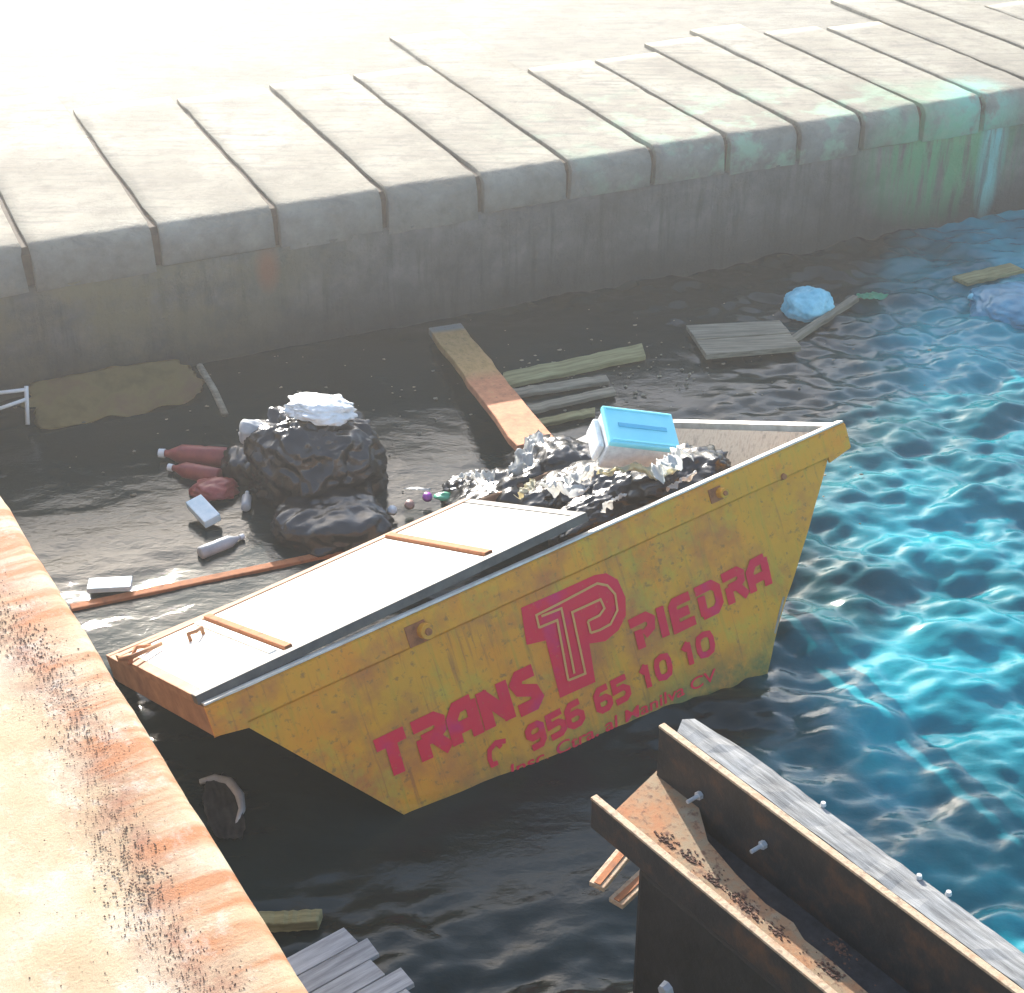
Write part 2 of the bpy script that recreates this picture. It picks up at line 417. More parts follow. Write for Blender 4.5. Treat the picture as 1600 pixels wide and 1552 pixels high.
def ledge_mesh():
    r = .05; prof = [(-6, -3), (0, -3)]
    for k in range(6):
        a = k/5*math.pi/2; prof.append((-r + r*math.cos(a), -r + r*math.sin(a)))
    prof += [(-y, 0) for y in (.15, .3, .5, .9, 1.6, 3, 6)]
    xs = np.concatenate([np.arange(-6, -.3, .5), np.arange(-.3, 3.6, .06), np.arange(3.6, 9, .5)])
    bm = bmesh.new(); rings = []
    for x in xs:
        ring = []
        for (y, z) in prof:
            e = .006*noise.noise(Vector((x*3, y*3, 0))) + .003*noise.noise(Vector((x*11, y*11, 4)))
            ring.append(bm.verts.new((x, y + (e if y > -.1 else 0), z + (e*.6 if z > -1 else 0) - LZ*0)))
        rings.append(ring)
    m = len(prof)
    for j in range(len(xs)-1):
        for k in range(m): bm.faces.new((rings[j][k], rings[j+1][k], rings[j+1][(k+1) % m], rings[j][(k+1) % m]))
    bm.faces.new(rings[0][::-1]); bm.faces.new(rings[-1])
    bmesh.ops.recalc_face_normals(bm, faces=bm.faces)
    return bm
# inland side is to the left of the edge: mirror by turning so that local +y faces the water
ledge = bm_obj('near_quay', ledge_mesh(), M['ledge'], None, (L0.x, L0.y, LZ), (0, 0, lang), True)
tag(ledge, 'pale rust-stained concrete quay edge in the lower left corner', 'quay', kind='structure')

# ------------------------------------------------------------------ skip pose (needed by the water too)
R3 = Matrix(((.8298, -.4815, -.282), (.5528, .7784, .2975), (.0763, -.4027, .9121)))
SK = Vector((.2016, 6.0222, .8173))
SKM = Matrix.Translation(SK) @ R3.to_4x4()
def sloc(px, axis, val):
    C = R3.transposed() @ (CAMP-SK); d = R3.transposed() @ ray(*px); return C + d*((val-C[axis])/d[axis])

# ------------------------------------------------------------------ water
def water_mat():
    b = NB('harbour_water'); co = b.coord('World')
    # turquoise in the open dock, fading to dark: wall and skip shade painted in
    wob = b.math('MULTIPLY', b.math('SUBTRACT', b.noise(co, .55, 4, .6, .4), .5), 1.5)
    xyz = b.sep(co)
    lit_mask = b.math('ADD', b.math('ADD', b.math('MULTIPLY', xyz[0], 1.4), b.math('MULTIPLY', xyz[1], -.42)), wob)
    lit_mask = b.math('MULTIPLY', b.math('SUBTRACT', lit_mask, -1.2), 1.0, True)
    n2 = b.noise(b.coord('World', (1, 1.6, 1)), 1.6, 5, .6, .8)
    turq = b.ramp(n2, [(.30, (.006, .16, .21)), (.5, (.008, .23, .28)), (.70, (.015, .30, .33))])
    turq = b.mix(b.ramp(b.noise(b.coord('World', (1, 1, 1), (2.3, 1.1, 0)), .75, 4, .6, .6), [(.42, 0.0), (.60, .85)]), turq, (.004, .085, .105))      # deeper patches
    shade_tone = b.ramp(n2, [(.30, (.006, .014, .013)), (.70, (.014, .027, .025))])
    c = b.mix(lit_mask, shade_tone, turq)
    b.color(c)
    b.set(Roughness=.04, IOR=1.333, Specular_IOR_Level=.5)
    b.bump(b.noise(b.coord('World', (1, 1.5, 1)), 14, 5, .6), .12, .03)
    return b.m
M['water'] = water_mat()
def water_obj():
    X = np.concatenate([np.arange(-40, -4.5, 2.5), np.arange(-4.5, 5.6, .021), np.arange(5.6, 45, 2.5)])
    Y = np.concatenate([np.arange(-30, 2.6, 2.0), np.arange(2.6, 13.2, .021), np.arange(13.2, 30, 2.0)])
    gx, gy = np.meshgrid(X, Y); rs = np.random.default_rng(4); hgt = np.zeros_like(gx)
    for k in range(60):
        lam = .10*(.8/.10)**rs.random(); th = rad(96) + rs.normal()*rad(42); a = .0034*(lam/.4)**.8
        ph = rs.random()*6.28; kx, ky = math.cos(th)*6.283/lam, math.sin(th)*6.283/lam
        warp = .25*np.sin(gx*1.3+gy*.7+ph)+.2*np.sin(gx*.6-gy*1.1+2*ph)
        v = np.sin(kx*gx+ky*gy+ph+warp*2.2)
        hgt += a*(v + .35*(np.abs(v)*-2+1))
    # sheltered water: flatter behind the skip, in its lee and in the corner of the quay
    def blob(cx, cy, rx, ry): return np.exp(-(((gx-cx)/rx)**2+((gy-cy)/ry)**2))
    calm = np.clip(1.3*blob(-1.6, 8.3, 2.0, 1.7) + .85*blob(.6, 9.4, 1.6, 1.0)+1.1*blob(-.2, 5.3, 1.3, .9)+1.2*blob(-1.9, 6.9, .9, .7), 0, .92)
    far = np.exp(-np.maximum(0, np.maximum(np.abs(gx)-6, np.abs(gy-7.5)-7))/3)
    hgt *= (1-calm)*far*1.0
    V = np.stack([gx, gy, hgt], -1).reshape(-1, 3)
    nx, ny = len(X), len(Y)
    i = np.arange(nx-1)[None, :] + nx*np.arange(ny-1)[:, None]
    F = np.stack([i, i+1, i+1+nx, i+nx], -1).reshape(-1, 4)
    me = bpy.data.meshes.new('water')
    me.vertices.add(len(V)); me.vertices.foreach_set('co', V.ravel())
    me.loops.add(F.size); me.loops.foreach_set('vertex_index', F.ravel().astype(np.int32))
    me.polygons.add(len(F)); me.polygons.foreach_set('loop_start', (np.arange(len(F))*4).astype(np.int32))
    me.polygons.foreach_set('use_smooth', np.ones(len(F), bool))
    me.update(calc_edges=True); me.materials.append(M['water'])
    return link(bpy.data.objects.new('water', me))
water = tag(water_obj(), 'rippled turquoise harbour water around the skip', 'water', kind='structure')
sea = box('seabed', -40, 45, -30, 30, -3.4, -3.0, M['groove']); tag(sea, 'dark sandy harbour bed under the water', 'seabed', kind='structure')

# ================================================================== SKIP
skip = empty('waste_skip'); skip.matrix_world = SKM
tag(skip, 'ochre yellow steel skip with red lettering floating heeled over in the dock', 'skip')
SL, SW, SH = 1.705, 1.49, 1.12
BAND = .125
side_poly = [(-1.57, -BAND), (1.57, -BAND), (1.01, -.84), (.92, -SH), (-.92, -SH), (-1.01, -.84)]
side_poly_top = [(-1.62, -.012), (1.62, -.012), (1.62, -.11), (1.57, -BAND-.02), (1.00, -.86), (.82, -SH), (-.80, -SH), (-.95, -.90), (-1.03, -.825), (-1.57, -BAND-.02), (-1.62, -.11)]
def plate(name, poly, y, th, mat, bulge=0.0):
    """dented plate in the x-z plane, subdivided"""
    bm = bmesh.new(); vs = [bm.verts.new((a, y, b)) for a, b in poly]
    f = bm.faces.new(vs); f.normal_update(); bmesh.ops.triangulate(bm, faces=[f])
    for _ in range(5): bmesh.ops.subdivide_edges(bm, edges=[e for e in bm.edges if e.calc_length() > .09], cuts=1)
    bmesh.ops.triangulate(bm, faces=bm.faces)
    for v in bm.verts: v.co.y += .014*noise.noise(v.co*2.3) + .005*noise.noise(v.co*6)
    bmesh.ops.recalc_face_normals(bm, faces=bm.faces)
    if sum(f.normal.y*f.calc_area() for f in bm.faces) > 0: bmesh.ops.reverse_faces(bm, faces=bm.faces)
    r = bmesh.ops.solidify(bm, geom=list(bm.faces), thickness=th)
    return bm_obj(name, bm, mat, skip)
wall_n = plate('side_wall', side_poly_top, .022, .012, M['skip'])
wall_f = plate('side_wall', side_poly_top, SW-.03, .012, M['skip_in'])
def slab(name, p0, p1, y0, y1, th, mat):
    (x0, z0), (x1, z1) = p0, p1; d = Vector((x1-x0, z1-z0)).normalized(); n = Vector((-d.y, d.x))*th
    return prism(name, [(x0, z0), (x1, z1), (x1+n.x, z1+n.y), (x0+n.x, z0+n.y)], y0, y1, mat, skip)
for sgn in (-1, 1):
    slab('end_wall', (sgn*1.60, -.02), (sgn*.82, -1.11), .03, SW-.035, .012*-sgn, M['skip_in'])
box('floor', -.81, .81, .035, SW-.035, -SH, -SH+.015, M['skip_in'], skip)
# rim: folded steel rails; the near and far ones run the whole length
rim_poly = lambda y0: [(y0, -BAND), (y0, -.012), (y0+.012, 0), (y0+.045, 0), (y0+.045, -BAND)]
rn = prism('rim_rail', [(0.0, -BAND), (0.0, -.010), (.010, 0.0), (.014, -.003), (.014, -BAND-.012)], -SL, SL, M['skip'], skip, 'x')
cap = box('rim_cap', -SL+.003, SL-.003, .004, .046, .002, .012, M['rim'], skip, bevel=.003)
box('rim_rail', -SL, SL, SW-.05, SW-.004, -BAND, 0, M['brown_frame'], skip, bevel=.004)
for sgn in (-1, 1):
    x0, x1 = sorted((sgn*SL, sgn*(SL-.05)))
    box('end_rail', x0, x1, .018, SW-.055, -.13, -.001, M['brown_frame'] if sgn < 0 else M['rim'], skip, bevel=.004)
    # gusset hanging under the rail at each near corner
    prism('corner_gusset', [(sgn*SL, -BAND), (sgn*1.56, -BAND), (sgn*1.56, -BAND-.03), (sgn*(SL-.005), -BAND-.005)], .001, .013, M['skip'], skip)
box('bottom_rail', -.80, .80, -.006, .021, -SH-.03, -SH+.05, M['skip'], skip, bevel=.004)
# lifting lugs on the near side
def lug(x, z, r=.032):
    bm = bmesh.new()
    bmesh.ops.create_cone(bm, cap_ends=True, segments=20, radius1=r, radius2=r*.92, depth=.05, matrix=Matrix.Translation((x, -.02, z)) @ Matrix.Rotation(math.pi/2, 4, 'X'))
    o = bm_obj('lifting_lug', bm, M['skip'], skip)
    box('backing_plate', x-r*2.3, x+r*.4, -.006, .0, z-r*1.3, z+r*1.25, M['rust'], o)
    bm = bmesh.new(); bmesh.ops.create_cone(bm, cap_ends=True, segments=14, radius1=r*.45, radius2=r*.4, depth=.012, matrix=Matrix.Translation((x, -.05, z)) @ Matrix.Rotation(math.pi/2, 4, 'X'))
    bm_obj('pin', bm, M['rust'], o)
p = sloc((662, 985), 1, 0); lug(p.x, p.z, .036)
p = sloc((1124, 770), 1, 0); lug(p.x, p.z, .026)
bm = bmesh.new(); p = sloc((1224, 745), 1, 0)
bmesh.ops.create_cone(bm, cap_ends=True, segments=12, radius1=.02, radius2=.014, depth=.03, matrix=Matrix.Translation((p.x, .005, p.z)) @ Matrix.Rotation(math.pi/2, 4, 'X'))
bm_obj('bolt_head', bm, M['rust'], skip)

# ------------------------------------------------------------------ lettering, painted on the near side
from mathutils.bvhtree import BVHTree
_b = bmesh.new(); _b.from_mesh(wall_n.data); SIDE = BVHTree.FromBMesh(_b); _b.free()
def conform(bm, lift):
    for _ in range(3): bmesh.ops.subdivide_edges(bm, edges=[e for e in bm.edges if e.calc_length() > .05], cuts=1)
    bmesh.ops.triangulate(bm, faces=bm.faces)
    for v in bm.verts:
        h = SIDE.ray_cast(Vector((v.co.x, -.5, v.co.z)), Vector((0, 1, 0)))
        if h[0] is not None: v.co.y = h[0].y - lift(v)
zstep = [0]
def face_y(x, z): return .022 - .012 + .0
def strokes(name, lines, width, mat, px=True, base=.004):
    """flat painted strokes; lines given in photo pixels are laid on the plane of the skip's side"""
    bm = bmesh.new()
    for ln in lines:
        P = [(lambda q: Vector((q.x, q.z)))(sloc(q, 1, .018)) if px else Vector(q) for q in ln]
        w = width/2
        L = []; Rr = []
        for i, p in enumerate(P):
            d0 = (P[i]-P[i-1]).normalized() if i else None
            d1 = (P[i+1]-P[i]).normalized() if i < len(P)-1 else None
            if d0 is None: d = d1; m = 1
            elif d1 is None: d = d0; m = 1
            else:
                d = (d0+d1)
                if d.length < 1e-4: d = d1
                d = d.normalized(); m = 1/max(.45, abs(d.dot(d1)))
            n = Vector((-d.y, d.x))*w*m; L.append(p+n); Rr.append(p-n)
        zstep[0] += 1; y = -base - (zstep[0] % 9)*.0003
        vl = [bm.verts.new((a.x, y, a.y)) for a in L]; vr = [bm.verts.new((a.x, y, a.y)) for a in Rr]
        for i in range(len(P)-1): bm.faces.new((vl[i], vl[i+1], vr[i+1], vr[i]))
    bmesh.ops.recalc_face_normals(bm, faces=bm.faces)
    for f in bm.faces:
        if f.normal.y > 0: f.normal_flip()
    conform(bm, lambda v: -v.co.y)
    for f in bm.faces:
        if f.normal.y > 0: f.normal_flip()
    return bm_obj(name, bm, mat, skip)
GLY = {
 'T': [[(-.05, .92), (.95, .92)], [(.45, .92), (.45, 0)]],
 'R': [[(.02, .92), (.72, .92), (.88, .80), (.85, .60), (.60, .46), (.98, .02)], [(.22, .56), (.22, 0)], [(.22, .50), (.62, .50)]],
 'A': [[(.14, 0), (.14, .66), (.36, .90), (.88, .92)], [(.84, .92), (.84, 0)], [(.14, .38), (.84, .38)]],
 'N': [[(.14, 0), (.14, .98)], [(.10, .92), (.86, .08)], [(.84, 0), (.84, 1)]],
 'S': [[(.94, .92), (.35, .92), (.16, .76), (.26, .58), (.78, .42), (.86, .22), (.66, .08), (.04, .08)]],
 'P': [[(.02, .92), (.70, .92), (.88, .76), (.82, .52), (.50, .38)], [(.30, .62), (.30, 0)]],
 'I': [[(.5, 0), (.5, 1)]],
 'E': [[(.92, .92), (.30, .92), (.18, .80), (.18, .08), (.96, .08)], [(.2, .50), (.80, .50)]],
 'D': [[(0, .92), (.70, .92), (.90, .74), (.90, .26), (.70, .08), (.12, .08)], [(.20, .70), (.20, .06)]],
 '9': [[(.82, .60), (.66, .46), (.32, .46), (.16, .60), (.16, .80), (.32, .93), (.66, .93), (.82, .80), (.82, .25), (.66, .07), (.2, .07)]],
 '5': [[(.86, .93), (.18, .93), (.18, .54), (.64, .56), (.84, .42), (.84, .20), (.66, .07), (.14, .07)]],
 '6': [[(.84, .93), (.36, .93), (.16, .74), (.16, .20), (.34, .07), (.66, .07), (.84, .20), (.84, .40), (.66, .54), (.20, .54)]],
 '1': [[(.22, .70), (.60, .95)], [(.58, .95), (.58, 0)]],
 '0': [[(.5, .93), (.24, .86), (.16, .66), (.16, .34), (.24, .14), (.5, .07), (.76, .14), (.84, .34), (.84, .66), (.76, .86), (.5, .93), (.45, .93)]],
}
def letters(name, cells, v, width, mat):
    """cells: (character, left px, right px) on the baseline"""
    for ch, a, b in cells:
        lines = []
        for ln in GLY[ch]:
            lines.append([(a[0]+(b[0]-a[0])*x + v[0]*y, a[1]+(b[1]-a[1])*x + v[1]*y) for x, y in ln])
        strokes(name, lines, width, mat)
def on(line, x): (x0, y0), (x1, y1) = line; return (x, y0+(y1-y0)*(x-x0)/(x1-x0))
bl = ((608, 1217), (850, 1099))
cells = [('T', 604, 650), ('R', 658, 706), ('A', 711, 757), ('N', 762, 806), ('S', 812, 850)]
letters('letter', [(c, on(bl, a), on(bl, b)) for c, a, b in cells], (-17, -58), .056, M['red_paint'])
bl = ((990, 1020), (1205, 913))
cells = [('P', 992, 1030), ('I', 1032, 1050), ('E', 1052, 1088), ('D', 1094, 1130), ('R', 1136, 1170), ('A', 1174, 1208)]
letters('letter', [(c, on(bl, a), on(bl, b)) for c, a, b in cells], (-11, -46), .044, M['red_paint'])
bl = ((825, 1176), (1115, 1020))
cells = [('9', 826, 857), ('5', 858, 888), ('6', 887, 917), ('6', 933, 960), ('5', 960, 988), ('1', 1002, 1024), ('0', 1026, 1054), ('1', 1068, 1090), ('0', 1091, 1120)]
letters('numeral', [(c, on(bl, a), on(bl, b)) for c, a, b in cells], (-8, -36), .029, M['red_paint'])
# telephone sign
strokes('telephone_sign', [[(791, 1158), (776, 1161), (766, 1173), (766, 1186), (771, 1198)], [(776, 1160), (784, 1168)], [(768, 1197), (779, 1192)]], .022, M['red_paint'])
# monogram
mono = [(814, 950), (823, 1008), (853, 1001), (876, 1091), (931, 1066), (921, 1006), (946, 1002), (966, 985), (978, 962), (978, 934), (966, 906), (948, 896), (930, 899), (880, 921)]
pts = [sloc(q, 1, .018) for q in mono]
bm = bmesh.new(); f = bm.faces.new([bm.verts.new((q.x, -.004, q.z)) for q in pts])
f.normal_update(); bmesh.ops.triangulate(bm, faces=[f]); bmesh.ops.recalc_face_normals(bm, faces=bm.faces)
for f in bm.faces:
    if f.normal.y > 0: f.normal_flip()
conform(bm, lambda v: .003)
logo = bm_obj('monogram', bm, M['red_paint'], skip)
def zp(x, y): return (800+x/6.465, 870+y/6.465)
inl = [[zp(270, 720), zp(240, 590), zp(860, 270), zp(960, 290), zp(1040, 380), zp(1060, 540), zp(990, 680), zp(880, 740), zp(790, 770)],
       [zp(270, 715), zp(450, 640), zp(570, 1250)],
       [zp(570, 1250), zp(740, 1180), zp(600, 560), zp(890, 430), zp(930, 520), zp(880, 590), zp(760, 650)],
       [zp(790, 770), zp(760, 650)],
       [zp(290, 600), zp(490, 520), zp(630, 1180)]]
strokes('monogram_inline', inl, .011, M['yellow_line'], base=.0065)
# last line of print, half under water
def text_line(name, body, p0, p1, h, mat):
    cu = bpy.data.curves.new(name, 'FONT'); cu.body = body; cu.offset = .012; cu.shear = .15
    to = bpy.data.objects.new(name, cu); COL.objects.link(to)
    bpy.context.view_layer.update()
    me = bpy.data.meshes.new_from_object(to.evaluated_get(bpy.context.evaluated_depsgraph_get()))
    bpy.data.objects.remove(to)
    xs = [v.co.x for v in me.vertices]; a, b = sloc(p0, 1, .018), sloc(p1, 1, .018)
    L = max(xs)-min(xs); ux = (b-a)/L; uz = Vector((-ux.z, 0, ux.x)).normalized()*h
    for v in me.vertices: c = a + ux*(v.co.x-min(xs)) + uz*v.co.y; h = SIDE.ray_cast(Vector((c.x, -.5, c.z)), Vector((0, 1, 0))); v.co = (c.x, (h[0].y if h[0] is not None else .01)-.004, c.z)
    me.materials.append(mat); return link(bpy.data.objects.new(name, me), skip)
sp = text_line('small_print', 'Insc. Ctra. al Manilva CV', (800, 1214), (1122, 1060), .075, M['red_paint']); sp['kind'] = 'stuff'

# ================================================================== LID
# white three-panelled lid lying on the skip, its right end propped a little higher
lid = empty('skip_cover')
tag(lid, 'white three-panel cover with brown crossbars lying over the left of the skip', 'cover')
LT = math.atan(.026)
lid.matrix_world = SKM @ Matrix.Translation((-1.715, .052, .004)) @ Matrix.Rotation(-LT, 4, 'Y')
LL, LWD, LH = 1.93, 1.17, .042
box('side_rail', 0, LL, -.012, .045, 0, LH, M['dark_frame'], lid, bevel=.004)
box('side_rail', 0, LL, LWD-.06, LWD, 0, LH, M['brown_frame'], lid, bevel=.004)
box('end_rail', 0, .05, .047, LWD-.063, .002, LH-.002, M['brown_frame'], lid, bevel=.004)
box('end_rail', LL-.045, LL, .047, LWD-.063, .002, LH-.002, M['dark_frame'], lid, bevel=.004)
cb = [(.43, .465), (1.42, 1.46)]
for a, b_ in cb: box('crossbar', a, b_, .047, LWD-.063, .004, LH+.012, M['rust'], lid, bevel=.004)
for a, b_ in ((.053, .427), (.468, 1.417), (1.463, LL-.048)):
    box('panel', a, b_, (.049), LWD-.064, .012, LH-.006, M['white_panel'], lid, bevel=.003)
# loose white strip along the first crossbar and wire handles
box('strip', .375, .412, .10, LWD-.08, LH-.010, LH+.004, M['white_panel'], lid, bevel=.002)
tube('handle', [(.34, .86, LH-.01), (.34, .86, LH+.03), (.30, .80, LH+.035), (.27, .84, LH+.03), (.27, .84, LH-.01)], .010, M['brown_frame'], lid)
tube('handle', [(.02, .98, LH), (-.03, .94, LH+.03), (.0, .84, LH+.04), (.16, .92, LH+.02)], .011, M['brown_frame'], lid)
tube('handle', [(-.01, .90, LH), (.06, .97, LH+.04), (.13, 1.0, LH+.01)], .010, M['rust'], lid)

# ================================================================== RUBBISH
def tri_dirs(seed, n):
    r = random.Random(seed*7+1); out = []
    for _ in range(n):
        d = Vector((r.gauss(0, 1), r.gauss(0, 1), r.gauss(0, 1))).normalized(); out.append((d, r.uniform(1.0, 3.4), r.random()))
    return out
def crease(p, dirs, off):
    """sum of sharp folded ridges, like creased film"""
    w = p + Vector((noise.noise(p*1.4+off), noise.noise(p*1.4+off+Vector((7, 0, 0))), noise.noise(p*1.4+off+Vector((0, 7, 0)))))*.35
    t = 0
    for d, f, ph in dirs: t += (abs(((w.dot(d)*f+ph) % 1.0)-.5)*4-1)/(f**.8)
    return t/len(dirs)
def crumple(name, size, mat, seed, sub=5, amp=.22, flat=.35, fine=.05, parent=None, loc=None, rot=None, fold=0.0):
    bm = bmesh.new(); bmesh.ops.create_icosphere(bm, subdivisions=sub, radius=1)
    off = Vector((seed*3.7, seed*1.3, seed*2.1)); dirs = tri_dirs(seed, 9)
    for v in bm.verts:
        p = v.co.copy(); cr = crease(p, dirs, off); cr2 = crease(p*2.7, dirs, off)
        n1 = noise.noise(p*1.3+off); n2 = 1-abs(noise.noise(p*2.6+off*2))*2; n3 = 1-abs(noise.noise(p*5.5+off))*2
        n4 = 1-abs(noise.noise(p*11+off))*2
        r = 1 + amp*n1 + amp*1.5*cr + amp*.9*cr2 + amp*.2*n3 + fine*.4*n4
        if fold:
            f = Vector((p.x*3.2, p.y*3.2, p.z*.8)); r = 1 + amp*.7*n1 + fold*.8*(1-abs(noise.noise(f+off))*2.4) + fold*3.6*cr + fold*2.6*cr2 + fine*n4*.3
            if p.z > .5: r *= 1 - .45*(p.z-.5)
        q = p*r
        if q.z < -flat: q.z = -flat + (q.z+flat)*.15
        v.co = Vector((q.x*size[0], q.y*size[1], q.z*size[2]))
    return bm_obj(name, bm, mat, parent, loc, rot, True)
def sheet(name, sx, sy, amp, mat, seed, loc, rot, n=34, parent=None, th=.003, rnd=.8):
    """crumpled film with thickness"""
    bm = bmesh.new(); off = Vector((seed*2.3, seed, 0)); g = []; dirs = tri_dirs(seed+50, 8)
    for i in range(n+1):
        row = []
        for j in range(n+1):
            u, v = i/n-.5, j/n-.5; p = Vector((u*3, v*3, 0))+off
            e = 1 + .18*noise.noise(Vector((math.atan2(v, u)*1.5, seed, 2)))
            p.y *= .45; z = amp*((1-abs(noise.noise(p*.9))*2)*.7 + (1-abs(noise.noise(p*2.0))*2)*.25 *.5 + crease(p*1.3, dirs, off)*.9)
            uu = u*(1-rnd+rnd*math.sqrt(1-2*v*v)); vv = v*(1-rnd+rnd*math.sqrt(1-2*u*u)); e *= 1+.12*noise.noise(Vector((u*6, v*6, seed)))
            row.append(bm.verts.new((uu*sx*e, vv*sy*e, z)))
        g.append(row)
    for i in range(n):
        for j in range(n): bm.faces.new((g[i][j], g[i+1][j], g[i+1][j+1], g[i][j+1]))
    bmesh.ops.solidify(bm, geom=list(bm.faces), thickness=th)
    return bm_obj(name, bm, mat, parent, loc, rot, True)
def inskip(px, z=0.0, dz=0.0):
    q = SKM @ sloc(px, 2, z); q.z += dz; return q

heap = 'rubbish bags heaped in the skip'
rot0 = R3.to_euler()
def bagin(px, size, mat, seed, label, z=-.05, amp=.26, rz=0.0):
    o = crumple('rubbish_bag', size, mat, seed, 5, amp, .6, .07, None, inskip(px, z))
    o.rotation_euler = (rot0.x, rot0.y, rot0.z+rz)
    tag(o, label, 'bag', heap); return o
bagin((790, 775), (.30, .26, .14), M['black_bag'], 1, 'black crumpled bag just behind the right end of the white cover', -.08)
bagin((862, 735), (.26, .30, .16), M['black_bag'], 2, 'black bag at the far rim where the rusty plank meets the skip', -.06)
bagin((905, 775), (.30, .26, .16), M['black_bag'], 3, 'black crumpled bag in the middle of the heap in front of the foam box', -.10)
bagin((985, 775), (.30, .22, .17), M['black_bag'], 4, 'dark bag right behind the white near rim below the foam box', -.14)
bagin((1060, 745), (.26, .30, .15), M['black_bag'], 5, 'black bag at the right end of the heap beside the bare end wall', -.10)
bagin((735, 765), (.16, .14, .09), M['black_bag'], 6, 'small black bag at the left tip of the heap by the far rim', -.04)
bagin((970, 720), (.34, .26, .20), M['dark_sheet'], 7, 'dull dark bag directly under the foam box', -.14)
bagin((920, 815), (.20, .16, .12), M['black_bag'], 8, 'small black bag wedged between the white cover and the near rim', -.16)
def shin(px, sx, sy, mat, seed, label, z=.07, tilt=(0, 0, 0), amp=.07):  # torn film; the white ones also stand in for sun streaks on the bags
    o = sheet('plastic_film', sx, sy, amp, mat, seed, inskip(px, z), (rot0.x+tilt[0], rot0.y+tilt[1], rot0.z+tilt[2]))
    tag(o, label, 'plastic film', 'torn plastic films on the heap'); return o
shin((825, 715), .34, .10, M['white_bag'], 1, 'white torn film doubling as a sun streak, draped along the far edge of the heap', .10, (.2, -.2, .5))
shin((745, 755), .20, .08, M['white_bag'], 2, 'small white film doubling as a sun streak at the left tip of the heap', .07, (0, 0, -.5))
shin((825, 768), .14, .08, M['cream_bag'], 3, 'cream coloured film scrap behind the white cover', .10, (-.3, 0, .4), .04)
shin((930, 750), .34, .16, M['white_bag'], 4, 'white wrinkled film doubling as a sun streak in the middle of the heap', .10, (-.2, .2, .2), .09)
shin((1000, 745), .36, .10, M['cream_bag'], 5, 'cream wrinkled film strip below the foam box', .10, (-.3, 0, -.5), .07)
shin((1055, 735), .34, .12, M['white_bag'], 6, 'white film strip doubling as a sun streak at the right end of the heap', .12, (-.3, .3, .5), .09)
shin((880, 772), .24, .07, M['white_bag'], 7, 'narrow white film doubling as a sun streak in a dark fold near the cover', .11, (-.3, 0, -.8), .06)
shin((1068, 756), .20, .07, M['white_bag'], 8, 'white film strip doubling as a sun streak against the near rim at the right', .0, (-.3, 0, .1), .03)
shin((960, 790), .16, .06, M['white_bag'], 9, 'small white film scrap doubling as a sun streak close to the near rim', .03, (-.4, 0, .1), .04)

# foam box with a light blue lid
fb = empty('foam_box')
tag(fb, 'white foam box with a light blue lid on top of the rubbish heap', 'box')
fb.location = inskip((980, 710), .16); fb.rotation_euler = (rad(20), rad(14), rad(13))
box('body', -.175, .175, -.11, .11, 0, .16, M['foam'], fb, bevel=.012)
lidb = box('lid', -.182, .182, -.118, .118, .163, .195, M['cyan_lid'], fb, bevel=.010)
box('lid_groove', -.12, .13, -.012, .012, .196, .200, M['cyan_groove'], lidb, bevel=.0015)
box('lid_edge', -.165, .165, -.105, -.095, .196, .201, M['cyan_lid'], lidb, bevel=.002)
box('lid_edge', -.165, .165, .095, .105, .196, .201, M['cyan_lid'], lidb, bevel=.002)
box('carry_cutout', -.179, -.1765, -.045, .045, .09, .115, M['black_rubber'], fb)
box('corner_foam', -.21, -.178, -.09, .09, .02, .13, M['foam'], fb, bevel=.014)

# ------------------------------------------------------------------ rubbish afloat behind the skip
fl = 'rubbish floating behind the skip'
big = empty('bin_bag', at(485, 770, 0)); tag(big, 'large full black bin bag with a white sun highlight modelled on top floating behind the skip', 'bag', fl)
crumple('bag_body', (.37, .33, .40), M['black_bag'], 11, 6, .20, .4, .05, big, (0.03, .10, .12), None, .085)
wt = crumple('sun_highlight', (.19, .14, .055), M['white_bag'], 12, 5, .30, .5, .05, big, (.06, .15, .455), (0, rad(8), .25))  # white piece added for the sun highlight on the black plastic
crumple('knot', (.07, .06, .07), M['grey_plastic'], 13, 3, .4, .9, .08, big, (-.32, .12, .32))
b2 = crumple('bin_bag', (.30, .26, .17), M['black_bag'], 14, 5, .22, .4, .04, None, at(520, 820, .04), None, .07); tag(b2, 'flatter black bin bag floating between the large bag and the white cover', 'bag', fl)
b3 = crumple('bin_bag', (.14, .16, .13), M['black_bag'], 15, 4, .25, .5, .04, None, at(385, 725, .05), None, .07); tag(b3, 'small dark bag between the red bottles and the large bin bag', 'bag', fl)
